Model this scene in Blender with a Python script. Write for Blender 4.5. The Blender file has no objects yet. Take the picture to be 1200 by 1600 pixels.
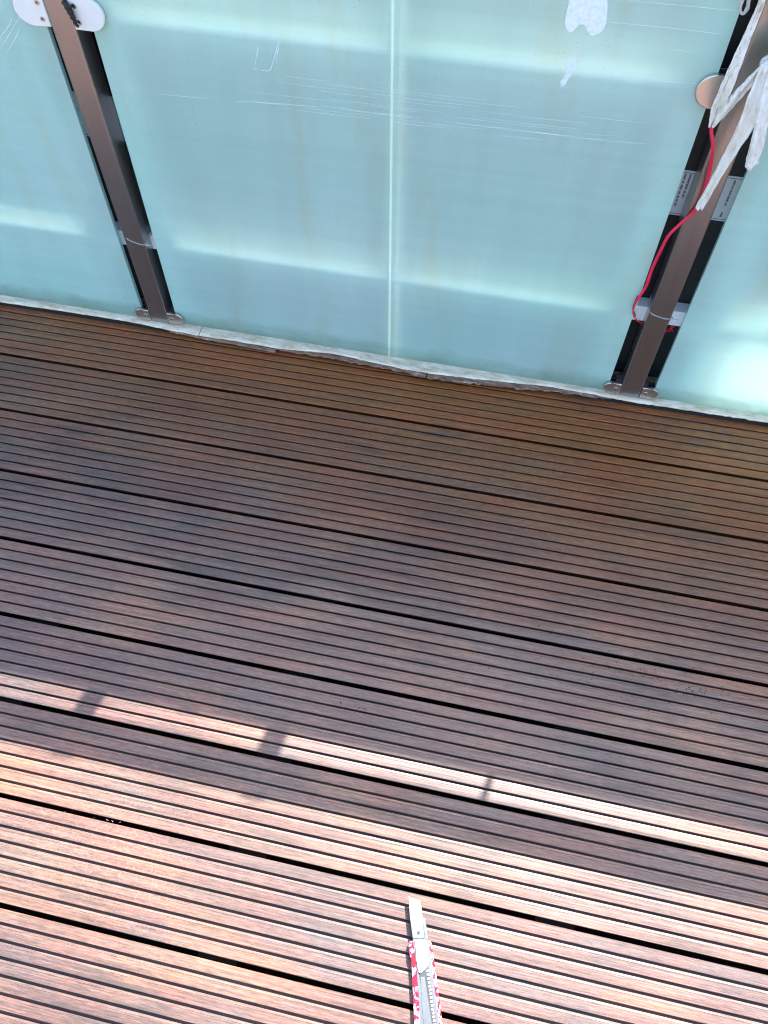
import bpy, bmesh, math, random
from mathutils import Vector, Matrix
from math import radians as R

S = bpy.context.scene
COL = S.collection
rnd = random.Random(7)

# ------------------------------------------------------------------ camera
CAM = Vector((0, 0, 1.3514))
RT = Vector((0.97829218, 0.20722131, 0.00193313))
UP = Vector((-0.17551696, 0.8235844, 0.53935382))
FW = Vector((-0.11017351, 0.52798492, -0.84207703))
FPX = 1261.65
cd = bpy.data.cameras.new('camera')
cam = bpy.data.objects.new('camera', cd)
COL.objects.link(cam)
cd.lens = FPX * 36 / 1600
cd.sensor_width = 36
cd.clip_start = 0.02
cd.clip_end = 800
m = Matrix.Identity(4)
for i in range(3):
    m[i][0] = RT[i]; m[i][1] = UP[i]; m[i][2] = -FW[i]; m[i][3] = CAM[i]
cam.matrix_world = m
S.camera = cam

# ------------------------------------------------------------------ light
SUN_EL, SUN_AZ = 48.0, 11.5
w = bpy.data.worlds.new('World')
S.world = w
w.use_nodes = True
nt = w.node_tree
sky = nt.nodes.new('ShaderNodeTexSky')
sky.sky_type = 'NISHITA'
sky.sun_disc = False
sky.sun_elevation = R(SUN_EL)
sky.sun_rotation = R(SUN_AZ)
sky.dust_density = 2.6
bg = nt.nodes['Background']
bg.inputs['Strength'].default_value = 0.145
nt.links.new(sky.outputs[0], bg.inputs['Color'])
sl = bpy.data.lights.new('sun', 'SUN')
sl.energy = 4.8
sl.angle = R(0.55)
sl.color = (1.0, 0.95, 0.87)
so = bpy.data.objects.new('sun', sl)
COL.objects.link(so)
sd = Vector((math.sin(R(SUN_AZ)) * math.cos(R(SUN_EL)), math.cos(R(SUN_AZ)) * math.cos(R(SUN_EL)), math.sin(R(SUN_EL))))
so.rotation_euler = sd.to_track_quat('Z', 'Y').to_euler()
so.location = sd * 5
S.view_settings.view_transform = 'Standard'
S.view_settings.look = 'None'
S.view_settings.gamma = 1
S.cycles.filter_width = 1.1
S.view_settings.exposure = 2.1


# ------------------------------------------------------------------ helpers
def at(u, v, Y=None, z=None):
    d = RT * ((u - 600) / FPX) + UP * (-(v - 800) / FPX) + FW
    t = (Y - CAM.y) / d.y if Y is not None else (z - CAM.z) / d.z
    return CAM + d * t


def tag(o, label=None, cat=None, group=None, kind=None):
    if label: o['label'] = label
    if cat: o['category'] = cat
    if group: o['group'] = group
    if kind: o['kind'] = kind
    return o


def empty(name, loc=(0, 0, 0)):
    o = bpy.data.objects.new(name, None)
    o.location = loc
    o.empty_display_size = 0.1
    COL.objects.link(o)
    return o


def obj(name, bm, mats, parent=None, smooth=False, world=True):
    """link a bmesh given in world coordinates"""
    me = bpy.data.meshes.new(name)
    if world and parent is not None:
        off = Vector(parent.location)
        p = parent.parent
        while p is not None:
            off += Vector(p.location); p = p.parent
        bmesh.ops.translate(bm, verts=bm.verts, vec=-off)
    bm.normal_update()
    bm.to_mesh(me); bm.free()
    if not isinstance(mats, (list, tuple)): mats = [mats]
    for k in mats: me.materials.append(k)
    if smooth:
        for p in me.polygons: p.use_smooth = True
    o = bpy.data.objects.new(name, me)
    COL.objects.link(o)
    if parent is not None: o.parent = parent
    return o


def box(bm, x0, x1, y0, y1, z0, z1, bev=0.0, mat=0):
    vs = [bm.verts.new((x, y, z)) for x in (x0, x1) for y in (y0, y1) for z in (z0, z1)]
    idx = [(0, 1, 3, 2), (4, 6, 7, 5), (0, 4, 5, 1), (2, 3, 7, 6), (0, 2, 6, 4), (1, 5, 7, 3)]
    fs = [bm.faces.new([vs[i] for i in f]) for f in idx]
    for f in fs: f.material_index = mat
    if bev:
        es = list({e for f in fs for e in f.edges})
        bmesh.ops.bevel(bm, geom=es, offset=bev, segments=2, profile=0.5, affect='EDGES')
    return fs


def prism(bm, pts, ax, h, bev=0.0):
    """closed outline pts (Vectors) swept along Vector ax*h; bevels the rim"""
    a = [bm.verts.new(p) for p in pts]
    b = [bm.verts.new(Vector(p) + ax * h) for p in pts]
    n = len(pts)
    fs = [bm.faces.new(a[::-1]), bm.faces.new(b)]
    for i in range(n):
        fs.append(bm.faces.new((a[i], a[(i + 1) % n], b[(i + 1) % n], b[i])))
    if bev:
        es = list(fs[0].edges) + list(fs[1].edges)
        bmesh.ops.bevel(bm, geom=es, offset=bev, segments=2, profile=0.5, affect='EDGES')
    bmesh.ops.recalc_face_normals(bm, faces=bm.faces)


def catmull(pts, n=8):
    P = [Vector(p) for p in pts]
    P = [P[0] * 2 - P[1]] + P + [P[-1] * 2 - P[-2]]
    out = []
    for i in range(1, len(P) - 2):
        for k in range(n):
            t = k / n
            a, b, c, d = P[i - 1:i + 3]
            out.append(0.5 * ((2 * b) + (c - a) * t + (2 * a - 5 * b + 4 * c - d) * t * t + (3 * b - a - 3 * c + d) * t ** 3))
    out.append(P[-2])
    return out


def tube(bm, pts, r, seg=10, close=False, squash=1.0):
    rings = []
    n = len(pts)
    for i, p in enumerate(pts):
        a = pts[(i - 1) % n] if (close or i > 0) else p
        b = pts[(i + 1) % n] if (close or i < n - 1) else p
        t = (Vector(b) - Vector(a)).normalized()
        u = t.cross(Vector((0.13, 0.21, 1)))
        if u.length < 1e-3: u = t.cross(Vector((0, 1, 0)))
        u.normalize()
        v = t.cross(u).normalized()
        rr = r[i] if isinstance(r, (list, tuple)) else r
        rings.append([bm.verts.new(Vector(p) + u * rr * math.cos(2 * math.pi * k / seg) + v * rr * squash * math.sin(2 * math.pi * k / seg)) for k in range(seg)])
    m_ = n if close else n - 1
    for i in range(m_):
        A, B = rings[i], rings[(i + 1) % n]
        for k in range(seg):
            bm.faces.new((A[k], A[(k + 1) % seg], B[(k + 1) % seg], B[k]))
    if not close:
        bm.faces.new(rings[0][::-1]); bm.faces.new(rings[-1])
    bmesh.ops.recalc_face_normals(bm, faces=bm.faces)


# ------------------------------------------------------------------ materials
class N:
    def __init__(s, name):
        s.m = bpy.data.materials.new(name)
        s.m.use_nodes = True
        s.t = s.m.node_tree
        s.b = s.t.nodes['Principled BSDF']
        s.out = s.t.nodes['Material Output']

    def n(s, typ, **kw):
        x = s.t.nodes.new(typ)
        for k, v in kw.items():
            if k.startswith('i_'): x.inputs[k[2:]].default_value = v
            elif k.startswith('n_'): x.inputs[int(k[2:])].default_value = v
            else: setattr(x, k, v)
        return x

    def l(s, a, b):
        s.t.links.new(a, b)

    def pos(s, scale=(1, 1, 1), loc=(0, 0, 0)):
        g = s.n('ShaderNodeNewGeometry')
        mp = s.n('ShaderNodeMapping')
        mp.inputs['Scale'].default_value = scale
        mp.inputs['Location'].default_value = loc
        s.l(g.outputs['Position'], mp.inputs['Vector'])
        return mp.outputs[0]

    def noise(s, vec, scale=1.0, detail=4, rough=0.55, dist=0.0):
        x = s.n('ShaderNodeTexNoise')
        x.inputs['Scale'].default_value = scale
        x.inputs['Detail'].default_value = detail
        x.inputs['Roughness'].default_value = rough
        x.inputs['Distortion'].default_value = dist
        s.l(vec, x.inputs['Vector'])
        return x.outputs['Fac']

    def ramp(s, fac, stops):
        x = s.n('ShaderNodeValToRGB')
        e = x.color_ramp.elements
        while len(e) < len(stops): e.new(0.5)
        for k, (p, c) in enumerate(stops):
            e[k].position = p
            e[k].color = (c, c, c, 1) if isinstance(c, (int, float)) else (*c, 1)
        s.l(fac, x.inputs[0])
        return x.outputs[0]

    def mix(s, fac, a, b, mode='MIX'):
        x = s.n('ShaderNodeMix', data_type='RGBA', blend_type=mode)
        for i, v in ((0, fac), (6, a), (7, b)):
            if isinstance(v, (int, float)): x.inputs[i].default_value = v
            elif isinstance(v, tuple): x.inputs[i].default_value = (*v, 1)
            else: s.l(v, x.inputs[i])
        return x.outputs[2]

    def math(s, op, a, b=0.0):
        x = s.n('ShaderNodeMath', operation=op)
        for i, v in ((0, a), (1, b)):
            if isinstance(v, (int, float)): x.inputs[i].default_value = v
            else: s.l(v, x.inputs[i])
        return x.outputs[0]

    def set(s, col=None, rough=None, metal=None, spec=None, bump=None, bstr=0.3, bdist=0.001):
        for k, v in (('Base Color', col), ('Roughness', rough), ('Metallic', metal), ('Specular IOR Level', spec)):
            if v is None: continue
            if isinstance(v, tuple): s.b.inputs[k].default_value = (*v, 1)
            elif isinstance(v, (int, float)): s.b.inputs[k].default_value = v
            else: s.l(v, s.b.inputs[k])
        if bump is not None:
            x = s.n('ShaderNodeBump')
            x.inputs['Strength'].default_value = bstr
            x.inputs['Distance'].default_value = bdist
            s.l(bump, x.inputs['Height'])
            s.l(x.outputs[0], s.b.inputs['Normal'])
        return s.m


def deck_material():
    k = N('deck_board')
    streak = k.noise(k.pos((6, 330, 200)), 1, 5, 0.6)
    streak2 = k.noise(k.pos((2.2, 150, 80)), 1, 4, 0.6)
    blotch = k.noise(k.pos((3.0, 6.5, 3)), 1, 5, 0.6, 0.4)
    oi = k.n('ShaderNodeObjectInfo')
    off = k.n('ShaderNodeCombineXYZ'); k.l(k.math('MULTIPLY', oi.outputs['Random'], 9.0), off.inputs[0])
    va = k.n('ShaderNodeVectorMath', operation='ADD'); k.l(k.pos((6, 60, 9), (3.1, 1.7, 0)), va.inputs[0]); k.l(off.outputs[0], va.inputs[1])
    blotch2 = k.noise(va.outputs[0], 1, 7, 0.7, 0.5)
    fine = k.noise(k.pos((60, 620, 400)), 1, 2, 0.7)
    oi = k.n('ShaderNodeObjectInfo')
    base = k.ramp(blotch, [(0.30, (0.078, 0.050, 0.046)), (0.5, (0.128, 0.074, 0.059)), (0.68, (0.190, 0.101, 0.063))])
    g_ = k.n('ShaderNodeNewGeometry'); sp_ = k.n('ShaderNodeSeparateXYZ'); k.l(g_.outputs['Position'], sp_.inputs[0])
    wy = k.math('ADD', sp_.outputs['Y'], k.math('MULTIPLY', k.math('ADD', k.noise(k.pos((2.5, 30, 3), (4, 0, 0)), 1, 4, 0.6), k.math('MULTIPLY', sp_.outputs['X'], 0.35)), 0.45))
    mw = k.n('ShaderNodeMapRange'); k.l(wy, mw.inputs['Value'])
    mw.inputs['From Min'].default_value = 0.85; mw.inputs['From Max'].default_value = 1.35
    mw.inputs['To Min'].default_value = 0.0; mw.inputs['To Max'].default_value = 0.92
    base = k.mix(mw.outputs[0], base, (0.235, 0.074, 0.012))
    tint = k.ramp(oi.outputs['Random'], [(0.0, (0.86, 0.86, 0.92)), (1.0, (1.12, 1.06, 1.0))])
    base = k.mix(1.0, base, tint, 'MULTIPLY')
    base = k.mix(1.0, base, k.ramp(streak, [(0.25, 0.58), (0.5, 1.0), (0.78, 1.5)]), 'MULTIPLY')
    base = k.mix(1.0, base, k.ramp(fine, [(0.3, 0.62), (0.7, 1.42)]), 'MULTIPLY')
    base = k.mix(1.0, base, k.ramp(streak2, [(0.25, 0.82), (0.75, 1.2)]), 'MULTIPLY')
    hue = k.noise(k.pos((6, 15, 6), (6, 2, 0)), 1, 4, 0.6)
    base = k.mix(1.0, base, k.ramp(hue, [(0.32, (0.84, 1.02, 1.12)), (0.5, (1, 1, 1)), (0.68, (1.16, 0.96, 0.95))]), 'MULTIPLY')
    # dark smudges
    base = k.mix(k.math('MULTIPLY', k.ramp(blotch2, [(0.46, 0.0), (0.62, 0.75)]), k.ramp(k.noise(k.pos((2.1, 3.6, 2), (0.4, 7, 0)), 1, 3, 0.5), [(0.50, 0.0), (0.62, 1.0)])), base, (0.038, 0.028, 0.026))
    # pale scuffs running with the grain
    sc = k.math('MULTIPLY', k.ramp(k.noise(k.pos((16, 260, 60), (5, 2, 1)), 1, 6, 0.75), [(0.60, 0.0), (0.74, 1.0)]),
                k.ramp(k.noise(k.pos((2.3, 5.0, 2), (8, 3, 0)), 1, 3, 0.5), [(0.46, 0.0), (0.62, 0.8)]))
    base = k.mix(sc, base, (0.30, 0.22, 0.17))
    # yellowish whorls of dried water
    wh = k.n('ShaderNodeTexVoronoi', feature='DISTANCE_TO_EDGE')
    wv_ = k.n('ShaderNodeVectorMath', operation='ADD'); nz_ = k.n('ShaderNodeTexNoise'); nz_.inputs['Scale'].default_value = 1.6; k.l(k.pos((14, 22, 14)), nz_.inputs['Vector']); k.l(k.pos((14, 22, 14)), wv_.inputs[0]); k.l(nz_.outputs['Color'], wv_.inputs[1]); k.l(wv_.outputs[0], wh.inputs['Vector'])
    wf = k.math('MULTIPLY', k.ramp(wh.outputs[0], [(0.0, 0.4), (0.06, 0.0)]), k.ramp(k.noise(k.pos((2.0, 2.6, 2), (1, 9, 0)), 1, 2, 0.5), [(0.52, 0.0), (0.66, 0.8)]))
    base = k.mix(wf, base, (0.30, 0.22, 0.15))
    # little dark specks of dirt
    vo = k.n('ShaderNodeTexVoronoi')
    k.l(k.pos((95, 170, 95)), vo.inputs['Vector'])
    sp = k.math('MULTIPLY', k.ramp(vo.outputs['Distance'], [(0.10, 1.0), (0.20, 0.0)]), k.ramp(k.noise(k.pos((4, 9, 4), (4, 4, 4)), 1, 3, 0.6), [(0.56, 0.0), (0.66, 0.9)]))
    base = k.mix(sp, base, (0.035, 0.02, 0.014))
    hb = k.math('ADD', k.math('MULTIPLY', streak, 1.0), k.math('MULTIPLY', fine, 0.15))
    rough = k.ramp(k.math('ADD', k.math('MULTIPLY', blotch2, 0.6), k.math('MULTIPLY', streak2, 0.4)), [(0.3, 0.32), (0.7, 0.52)])
    return k.set(base, rough, 0, 0.62, hb, 0.38, 0.0007)


def glass_face():
    k = N('frosted_glass')
    t = k.t
    t.nodes.remove(k.b)
    g = k.n('ShaderNodeNewGeometry')
    sep = k.n('ShaderNodeSeparateXYZ'); k.l(g.outputs['Position'], sep.inputs[0])
    ver = k.noise(k.pos((9, 1, 1.0)), 1, 4, 0.6, 0.3)
    clo = k.noise(k.pos((2.2, 2, 2.6)), 1, 4, 0.5, 0.5)
    hor = k.noise(k.pos((1.2, 1, 60)), 1, 3, 0.6)
    col = k.ramp(clo, [(0.3, (0.60, 0.955, 0.84)), (0.7, (0.71, 0.97, 0.90))])
    col = k.mix(1.0, col, k.ramp(ver, [(0.3, 0.95), (0.7, 1.05)]), 'MULTIPLY')
    col = k.mix(1.0, col, k.ramp(hor, [(0.3, 0.975), (0.7, 1.025)]), 'MULTIPLY')
    # faint yellow run marks
    ym = k.math('MULTIPLY', k.ramp(k.noise(k.pos((11, 1, 2.6), (2.2, 0, 4.0)), 1, 4, 0.6), [(0.54, 0.0), (0.70, 0.42)]), 1.0)
    col = k.mix(ym, col, (0.66, 0.82, 0.62))
    # algae and grime along the foot of the pane
    zz = k.math('ADD', sep.outputs['Z'], k.math('MULTIPLY', k.noise(k.pos((14, 1, 30)), 1, 5, 0.65), 0.05))
    mr = k.n('ShaderNodeMapRange'); k.l(zz, mr.inputs['Value'])
    mr.inputs['From Min'].default_value = 0.035; mr.inputs['From Max'].default_value = 0.085
    mr.inputs['To Min'].default_value = 0.75; mr.inputs['To Max'].default_value = 0.0
    col = k.mix(mr.outputs[0], col, (0.20, 0.33, 0.22))
    # small fly specks
    vo = k.n('ShaderNodeTexVoronoi'); k.l(k.pos((26, 1, 26)), vo.inputs['Vector'])
    sp = k.math('MULTIPLY', k.ramp(vo.outputs['Distance'], [(0.045, 1.0), (0.085, 0.0)]), k.ramp(k.noise(k.pos((6, 1, 6), (7, 7, 7)), 1, 2, 0.5), [(0.5, 0.0), (0.56, 0.85)]))
    dark = k.mix(sp, col, (0.10, 0.12, 0.10))
    dif = k.n('ShaderNodeBsdfDiffuse'); k.l(dark, dif.inputs['Color'])
    trc = k.mix(1.0, dark, (1.15, 1.03, 1.06), 'MULTIPLY')
    tr = k.n('ShaderNodeBsdfTranslucent'); k.l(trc, tr.inputs['Color'])
    m1 = k.n('ShaderNodeMixShader'); m1.inputs[0].default_value = 0.45
    k.l(dif.outputs[0], m1.inputs[1]); k.l(tr.outputs[0], m1.inputs[2])
    gl = k.n('ShaderNodeBsdfGlossy'); gl.inputs['Roughness'].default_value = 0.22
    lw = k.n('ShaderNodeFresnel'); lw.inputs['IOR'].default_value = 1.35
    bp_ = k.n('ShaderNodeBump'); bp_.inputs['Strength'].default_value = 0.05; bp_.inputs['Distance'].default_value = 0.002
    k.l(k.noise(k.pos((6, 1, 3)), 1, 3), bp_.inputs['Height'])
    k.l(bp_.outputs[0], gl.inputs['Normal'])
    m2 = k.n('ShaderNodeMixShader'); k.l(lw.outputs[0], m2.inputs[0])
    k.l(m1.outputs[0], m2.inputs[1]); k.l(gl.outputs[0], m2.inputs[2])
    k.l(m2.outputs[0], k.out.inputs['Surface'])
    return k.m


def glass_back():
    k = N('clear_glass_back')
    k.t.nodes.remove(k.b)
    x = k.n('ShaderNodeBsdfTransparent'); x.inputs['Color'].default_value = (0.88, 0.95, 0.93, 1)
    k.l(x.outputs[0], k.out.inputs['Surface'])
    return k.m


def steel(name, col, r0, r1, dirt=0.35):
    k = N(name)
    br = k.noise(k.pos((260, 200, 5)), 1, 3, 0.5)
    cl = k.noise(k.pos((9, 9, 5)), 1, 5, 0.6)
    sp = k.noise(k.pos((90, 90, 90)), 1, 3, 0.6)
    c = k.mix(k.ramp(cl, [(0.4, 0.0), (0.75, dirt)]), col, tuple(v * 0.55 for v in col))
    c = k.mix(k.ramp(sp, [(0.68, 0.0), (0.76, 0.5)]), c, (0.16, 0.11, 0.07))
    rg = k.ramp(k.math('ADD', k.math('MULTIPLY', br, 0.5), k.math('MULTIPLY', cl, 0.5)), [(0.3, r0), (0.7, r1)])
    return k.set(c, rg, 1.0, 0.5)


def plain(name, col, rough=0.5, metal=0.0, var=0.15, sc=30, bstr=0.0, spec=0.5):
    k = N(name)
    n = k.noise(k.pos((sc, sc, sc)), 1, 5, 0.6)
    c = k.mix(k.ramp(n, [(0.3, 0.0), (0.7, 1.0)]), tuple(v * (1 - var) for v in col), tuple(min(1, v * (1 + var)) for v in col))
    return k.set(c, rough, metal, spec, n if bstr else None, bstr, 0.001)


def strip_material():
    k = N('weathered_white_sealant')
    a = k.noise(k.pos((22, 60, 60)), 1, 6, 0.65, 0.3)
    b = k.noise(k.pos((60, 300, 200)), 1, 4, 0.7)
    c = k.mix(k.ramp(a, [(0.38, 0.0), (0.60, 0.85)]), (0.90, 0.79, 0.61), (0.56, 0.45, 0.30))
    c = k.mix(k.ramp(b, [(0.60, 0.0), (0.72, 0.7)]), c, (0.17, 0.10, 0.06))
    return k.set(c, 0.55, 0, 0.4, k.math('ADD', a, b), 0.6, 0.0015)


def film_material():
    k = N('peeling_brown_film')
    a = k.noise(k.pos((40, 160, 160)), 1, 6, 0.7, 0.5)
    c = k.ramp(a, [(0.35, (0.10, 0.05, 0.03)), (0.55, (0.24, 0.13, 0.09)), (0.72, (0.62, 0.50, 0.42))])
    return k.set(c, 0.5, 0, 0.4, a, 0.8, 0.0015)


def handle_material():
    k = N('marbled_red_white_plastic')
    a = k.noise(k.pos((120, 85, 60), (0.3, 0.8, 0)), 1, 3, 0.6, 1.2)
    c = k.ramp(a, [(0.46, (0.50, 0.004, 0.022)), (0.49, (0.60, 0.08, 0.15)), (0.54, (0.60, 0.50, 0.54))])
    return k.set(c, 0.3, 0, 0.5)


def strap_material(name, dirt):
    k = N(name)
    a = k.noise(k.pos((170, 170, 45)), 1, 6, 0.7, 0.4)
    b = k.noise(k.pos((55, 55, 30), (2, 2, 0)), 1, 4, 0.6)
    c = k.mix(k.ramp(a, [(0.53, 0.0), (0.66, dirt)]), (0.93, 0.92, 0.87), (0.33, 0.22, 0.13))
    c = k.mix(k.ramp(b, [(0.52, 0.0), (0.66, 0.45)]), c, (0.58, 0.60, 0.36))
    return k.set(c, 0.75, 0, 0.25, a, 1.0, 0.003)


M_deck = deck_material()
M_gface, M_gback = glass_face(), glass_back()
M_gedge = plain('glass_edge', (0.42, 0.66, 0.60), 0.15, 0, 0.1)
M_post = steel('brushed_steel_post', (0.45, 0.44, 0.425), 0.26, 0.36)
M_clamp = steel('satin_steel_clamp', (0.70, 0.66, 0.61), 0.26, 0.42, 0.2)
M_glare = plain('clamp_glare_white', (0.84, 0.83, 0.80), 0.35, 0, 0.04)  # glare on the left steel clamps, put into the colour as white
def film2(name='added_diffuser_film', thru=0.0, tcol=0.93):
    k = N(name)
    k.t.nodes.remove(k.b)
    d = k.n('ShaderNodeBsdfTranslucent'); d.inputs['Color'].default_value = (tcol, tcol, tcol, 1)
    e = k.n('ShaderNodeBsdfDiffuse'); e.inputs['Color'].default_value = (0.85, 0.88, 0.86, 1)
    m_ = k.n('ShaderNodeMixShader'); m_.inputs[0].default_value = 0.3
    k.l(d.outputs[0], m_.inputs[1]); k.l(e.outputs[0], m_.inputs[2]); tp = k.n('ShaderNodeBsdfTransparent'); tp.inputs['Color'].default_value = (0.9, 0.95, 0.95, 1)
    m3 = k.n('ShaderNodeMixShader'); m3.inputs[0].default_value = thru
    k.l(m_.outputs[0], m3.inputs[1]); k.l(tp.outputs[0], m3.inputs[2]); k.l(m3.outputs[0], k.out.inputs['Surface'])
    return k.m


M_film2 = film2(tcol=0.84)  # film for sheets added to spread sun behind the right pane
M_seam_diff = film2('seam_diffuser_film', 0.42, 0.5)
M_alu = plain('pale_aluminium_rail', (0.86, 0.88, 0.88), 0.42, 0.0, 0.06)
M_black = plain('black_backsheet', (0.012, 0.013, 0.016), 0.5, 0, 0.3, 8)
M_frame = plain('black_anodised_frame', (0.02, 0.02, 0.022), 0.4, 0, 0.2)
M_rubber = plain('black_rubber', (0.015, 0.015, 0.015), 0.6)
M_strip, M_film = strip_material(), film_material()
M_dark = plain('dark_subfloor', (0.012, 0.011, 0.010), 0.9, 0, 0.3, 12)
M_joist = plain('joist_timber', (0.012, 0.010, 0.009), 0.85, 0, 0.3, 12)
M_conc = plain('concrete', (0.34, 0.33, 0.31), 0.85, 0, 0.15, 6, 0.3)
M_grass = plain('far_lawn', (0.05, 0.075, 0.03), 0.9, 0, 0.4, 0.4)
M_red = plain('red_cable_sheath', (0.85, 0.02, 0.075), 0.38, 0, 0.08)
M_wire = plain('thin_dark_wire', (0.03, 0.02, 0.02), 0.5)
M_tie = N('clear_plastic').set((0.40, 0.40, 0.39), 0.25, 0, 0.5)
M_label = plain('label_paper', (0.66, 0.69, 0.70), 0.6, 0, 0.06)
M_ink = plain('label_ink', (0.05, 0.055, 0.065), 0.6)
M_res = plain('dried_glue', (0.80, 0.95, 0.95), 0.4, 0, 0.16, 160, 1.0)
M_scr = plain('scratch_white', (0.80, 0.97, 0.95), 0.6, 0, 0.12, 60)
M_blade = plain('bright_blade_steel', (0.27, 0.30, 0.31), 0.34, 1.0, 0.05)
M_chan = plain('bright_channel_steel', (0.19, 0.21, 0.22), 0.40, 1.0, 0.1, 200)
M_handle = handle_material()
M_slider = plain('white_plastic', (0.50, 0.48, 0.48), 0.5, 0, 0.03)
M_grey = plain('dark_grey', (0.035, 0.038, 0.042), 0.5)
M_strap = strap_material('bleached_frayed_strap', 0.85)
M_strap2 = strap_material('clean_bleached_strap', 0.3)
M_debris = plain('dry_leaf_bits', (0.035, 0.018, 0.010), 0.9, 0, 0.5, 300)
M_crumb = plain('pale_crumbs', (0.32, 0.27, 0.22), 0.9, 0, 0.3, 300)

# ------------------------------------------------------------------ setting
bm = bmesh.new(); box(bm, -300, 300, -300, 300, -6.2, -6.0)
tag(obj('ground', bm, M_grass), kind='structure')
bm = bmesh.new(); box(bm, -4, 4, -3.2, 1.36, -0.30, -0.10)
tag(obj('balcony_slab', bm, M_dark), kind='structure')
# concrete upstand behind the railing foot; low
bm = bmesh.new(); box(bm, -4, 4, 1.335, 1.358, -0.099, 0.05)
tag(obj('upstand', bm, M_conc), kind='structure')

# ------------------------------------------------------------------ deck
deck = empty('deck_floor', (0, 0, 0))
tag(deck, kind='structure')
PITCH = 0.150
GAP = 0.0072
BW = PITCH - GAP
Y_A = 1.0846          # centre of the first gap in view


def board_mesh():
    # cross-section from +y edge to -y edge, top side
    W = BW
    n = 7
    per = (W + 0.0036) / n
    prof = []
    y = W / 2
    for i in range(n):
        prof += [(y, -0.0008), (y - 0.0032, -0.0004), (y - 0.0036, -0.0007), (y - 0.0040, -0.0007), (y - 0.0045, 0.0)] if i else [(y, -0.0012), (y - 0.0010, 0.0)]
        ye = y - (per - 0.0036)
        prof += [((y + ye) / 2 - 0.002, 0.00012), (ye + 0.0007, 0.0), (ye, -0.0008)]
        if i < n - 1:
            prof += [(ye + 0.0016, -0.0100), (ye - 0.0034, -0.0100)]
        y = ye - 0.0036
    prof = prof + [(-W / 2 + 0.0006, -0.0022), (-W / 2 + 0.0075, -0.0050), (-W / 2 + 0.0075, -0.022), (W / 2 - 0.004, -0.022)]
    bm = bmesh.new()
    xs = [-3.4 + 0.4 * i for i in range(18)]
    rings = [[bm.verts.new((x, p[0], p[1])) for p in prof] for x in xs]
    k = len(prof)
    for a, b in zip(rings, rings[1:]):
        for i in range(k):
            j = (i + 1) % k
            bm.faces.new((a[i], a[j], b[j], b[i]))
    bm.faces.new(rings[0]); bm.faces.new(rings[-1][::-1])
    bmesh.ops.recalc_face_normals(bm, faces=bm.faces)
    return bm


first = None
for i in range(-1, 27):
    yc = Y_A - GAP / 2 - BW / 2 - i * PITCH
    if first is None:
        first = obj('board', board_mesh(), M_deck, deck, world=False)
        b_ = first
    else:
        b_ = first.copy(); COL.objects.link(b_); b_.parent = deck
    b_.location = (rnd.uniform(-0.05, 0.05), yc, rnd.uniform(-0.0006, 0.0006))
    b_.rotation_euler = (rnd.uniform(-0.002, 0.002), 0, rnd.uniform(-0.0006, 0.0006))
j0 = None
for i in range(14):
    if j0 is None:
        bm = bmesh.new(); box(bm, -0.03, 0.03, -2.9, 1.2, -0.095, -0.028)
        j0 = obj('joist', bm, M_joist, deck, world=False); j_ = j0
    else:
        j_ = j0.copy(); COL.objects.link(j_); j_.parent = deck
    j_.location = (-3.2 + i * 0.49, 0, 0)

# dry bits lying on the boards and in the gaps
def bits(name, pts, mat, label, cat, grow=1.0):
    bm = bmesh.new()
    for (u, v, s) in pts:
        p = at(u, v, z=0.0008)
        a = rnd.uniform(0, 6.28)
        l, w_ = s * rnd.uniform(0.5, 1.0) * grow, s * rnd.uniform(0.25, 0.5) * grow
        ca, sa = math.cos(a), math.sin(a)
        prof = [(l, 0), (0.2 * l, w_), (-l, 0.3 * w_), (-0.4 * l, -w_)]
        vs = [bm.verts.new((p.x + x * ca - y * sa, p.y + x * sa + y * ca, p.z)) for x, y in prof]
        top = bm.verts.new((p.x, p.y, p.z + w_ * 0.7))
        for q in range(4): bm.faces.new((vs[q], vs[(q + 1) % 4], top))
        bm.faces.new(vs[::-1])
    return tag(obj(name, bm, mat), label, cat, kind='stuff')


pts = []
for (cu, cv, su, sv, n) in ((1000, 1050, 38, 5, 70), (1085, 1078, 40, 8, 90), (870, 1045, 60, 14, 50), (1020, 1095, 90, 10, 40), (940, 1010, 90, 12, 25), (560, 1105, 20, 2, 10)):
    for _ in range(n):
        u = rnd.gauss(cu, su)
        pts.append((u, cv + 0.2 * (u - cu) + rnd.gauss(0, sv), rnd.choice((0.0012, 0.0016, 0.0024))))
bits('leaf_crumbs', pts, M_debris, 'scatter of dry brown crumbs on the shaded boards at right', 'debris')
pts = []
for (cu, cv, su, n) in ((165, 1281, 14, 7), (110, 1267, 5, 2), (1090, 1499, 3, 2), (1175, 1215, 1, 1), (1199, 1107, 1, 1), (985, 1445, 25, 4), (545, 873, 25, 5), (600, 1365, 40, 4), (90, 734, 3, 3), (195, 672, 2, 2), (5, 733, 3, 4)):
    for _ in range(n):
        u = rnd.gauss(cu, su); pts.append((u, cv + 0.2 * (u - cu) + rnd.gauss(0, 1.2), rnd.choice((0.0006, 0.0009, 0.0016))))
bits('pale_crumbs', pts, M_crumb, 'few pale crumbs caught along the board gaps', 'debris')

# ------------------------------------------------------------------ sealant strip
kerb = empty('edge_strip', (0, 1.235, 0))
tag(kerb, 'dirty white strip along the foot of the glass, peeling in the middle', 'edge strip')
top_line = [(-420, 412), (-200, 440), (0, 465), (100, 479), (200, 494), (265, 507), (312, 516), (360, 524), (440, 540), (520, 549), (608, 566), (668, 578), (760, 589), (860, 600), (945, 613), (1000, 622), (1090, 634), (1200, 651), (1400, 682), (1700, 727)]


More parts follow.
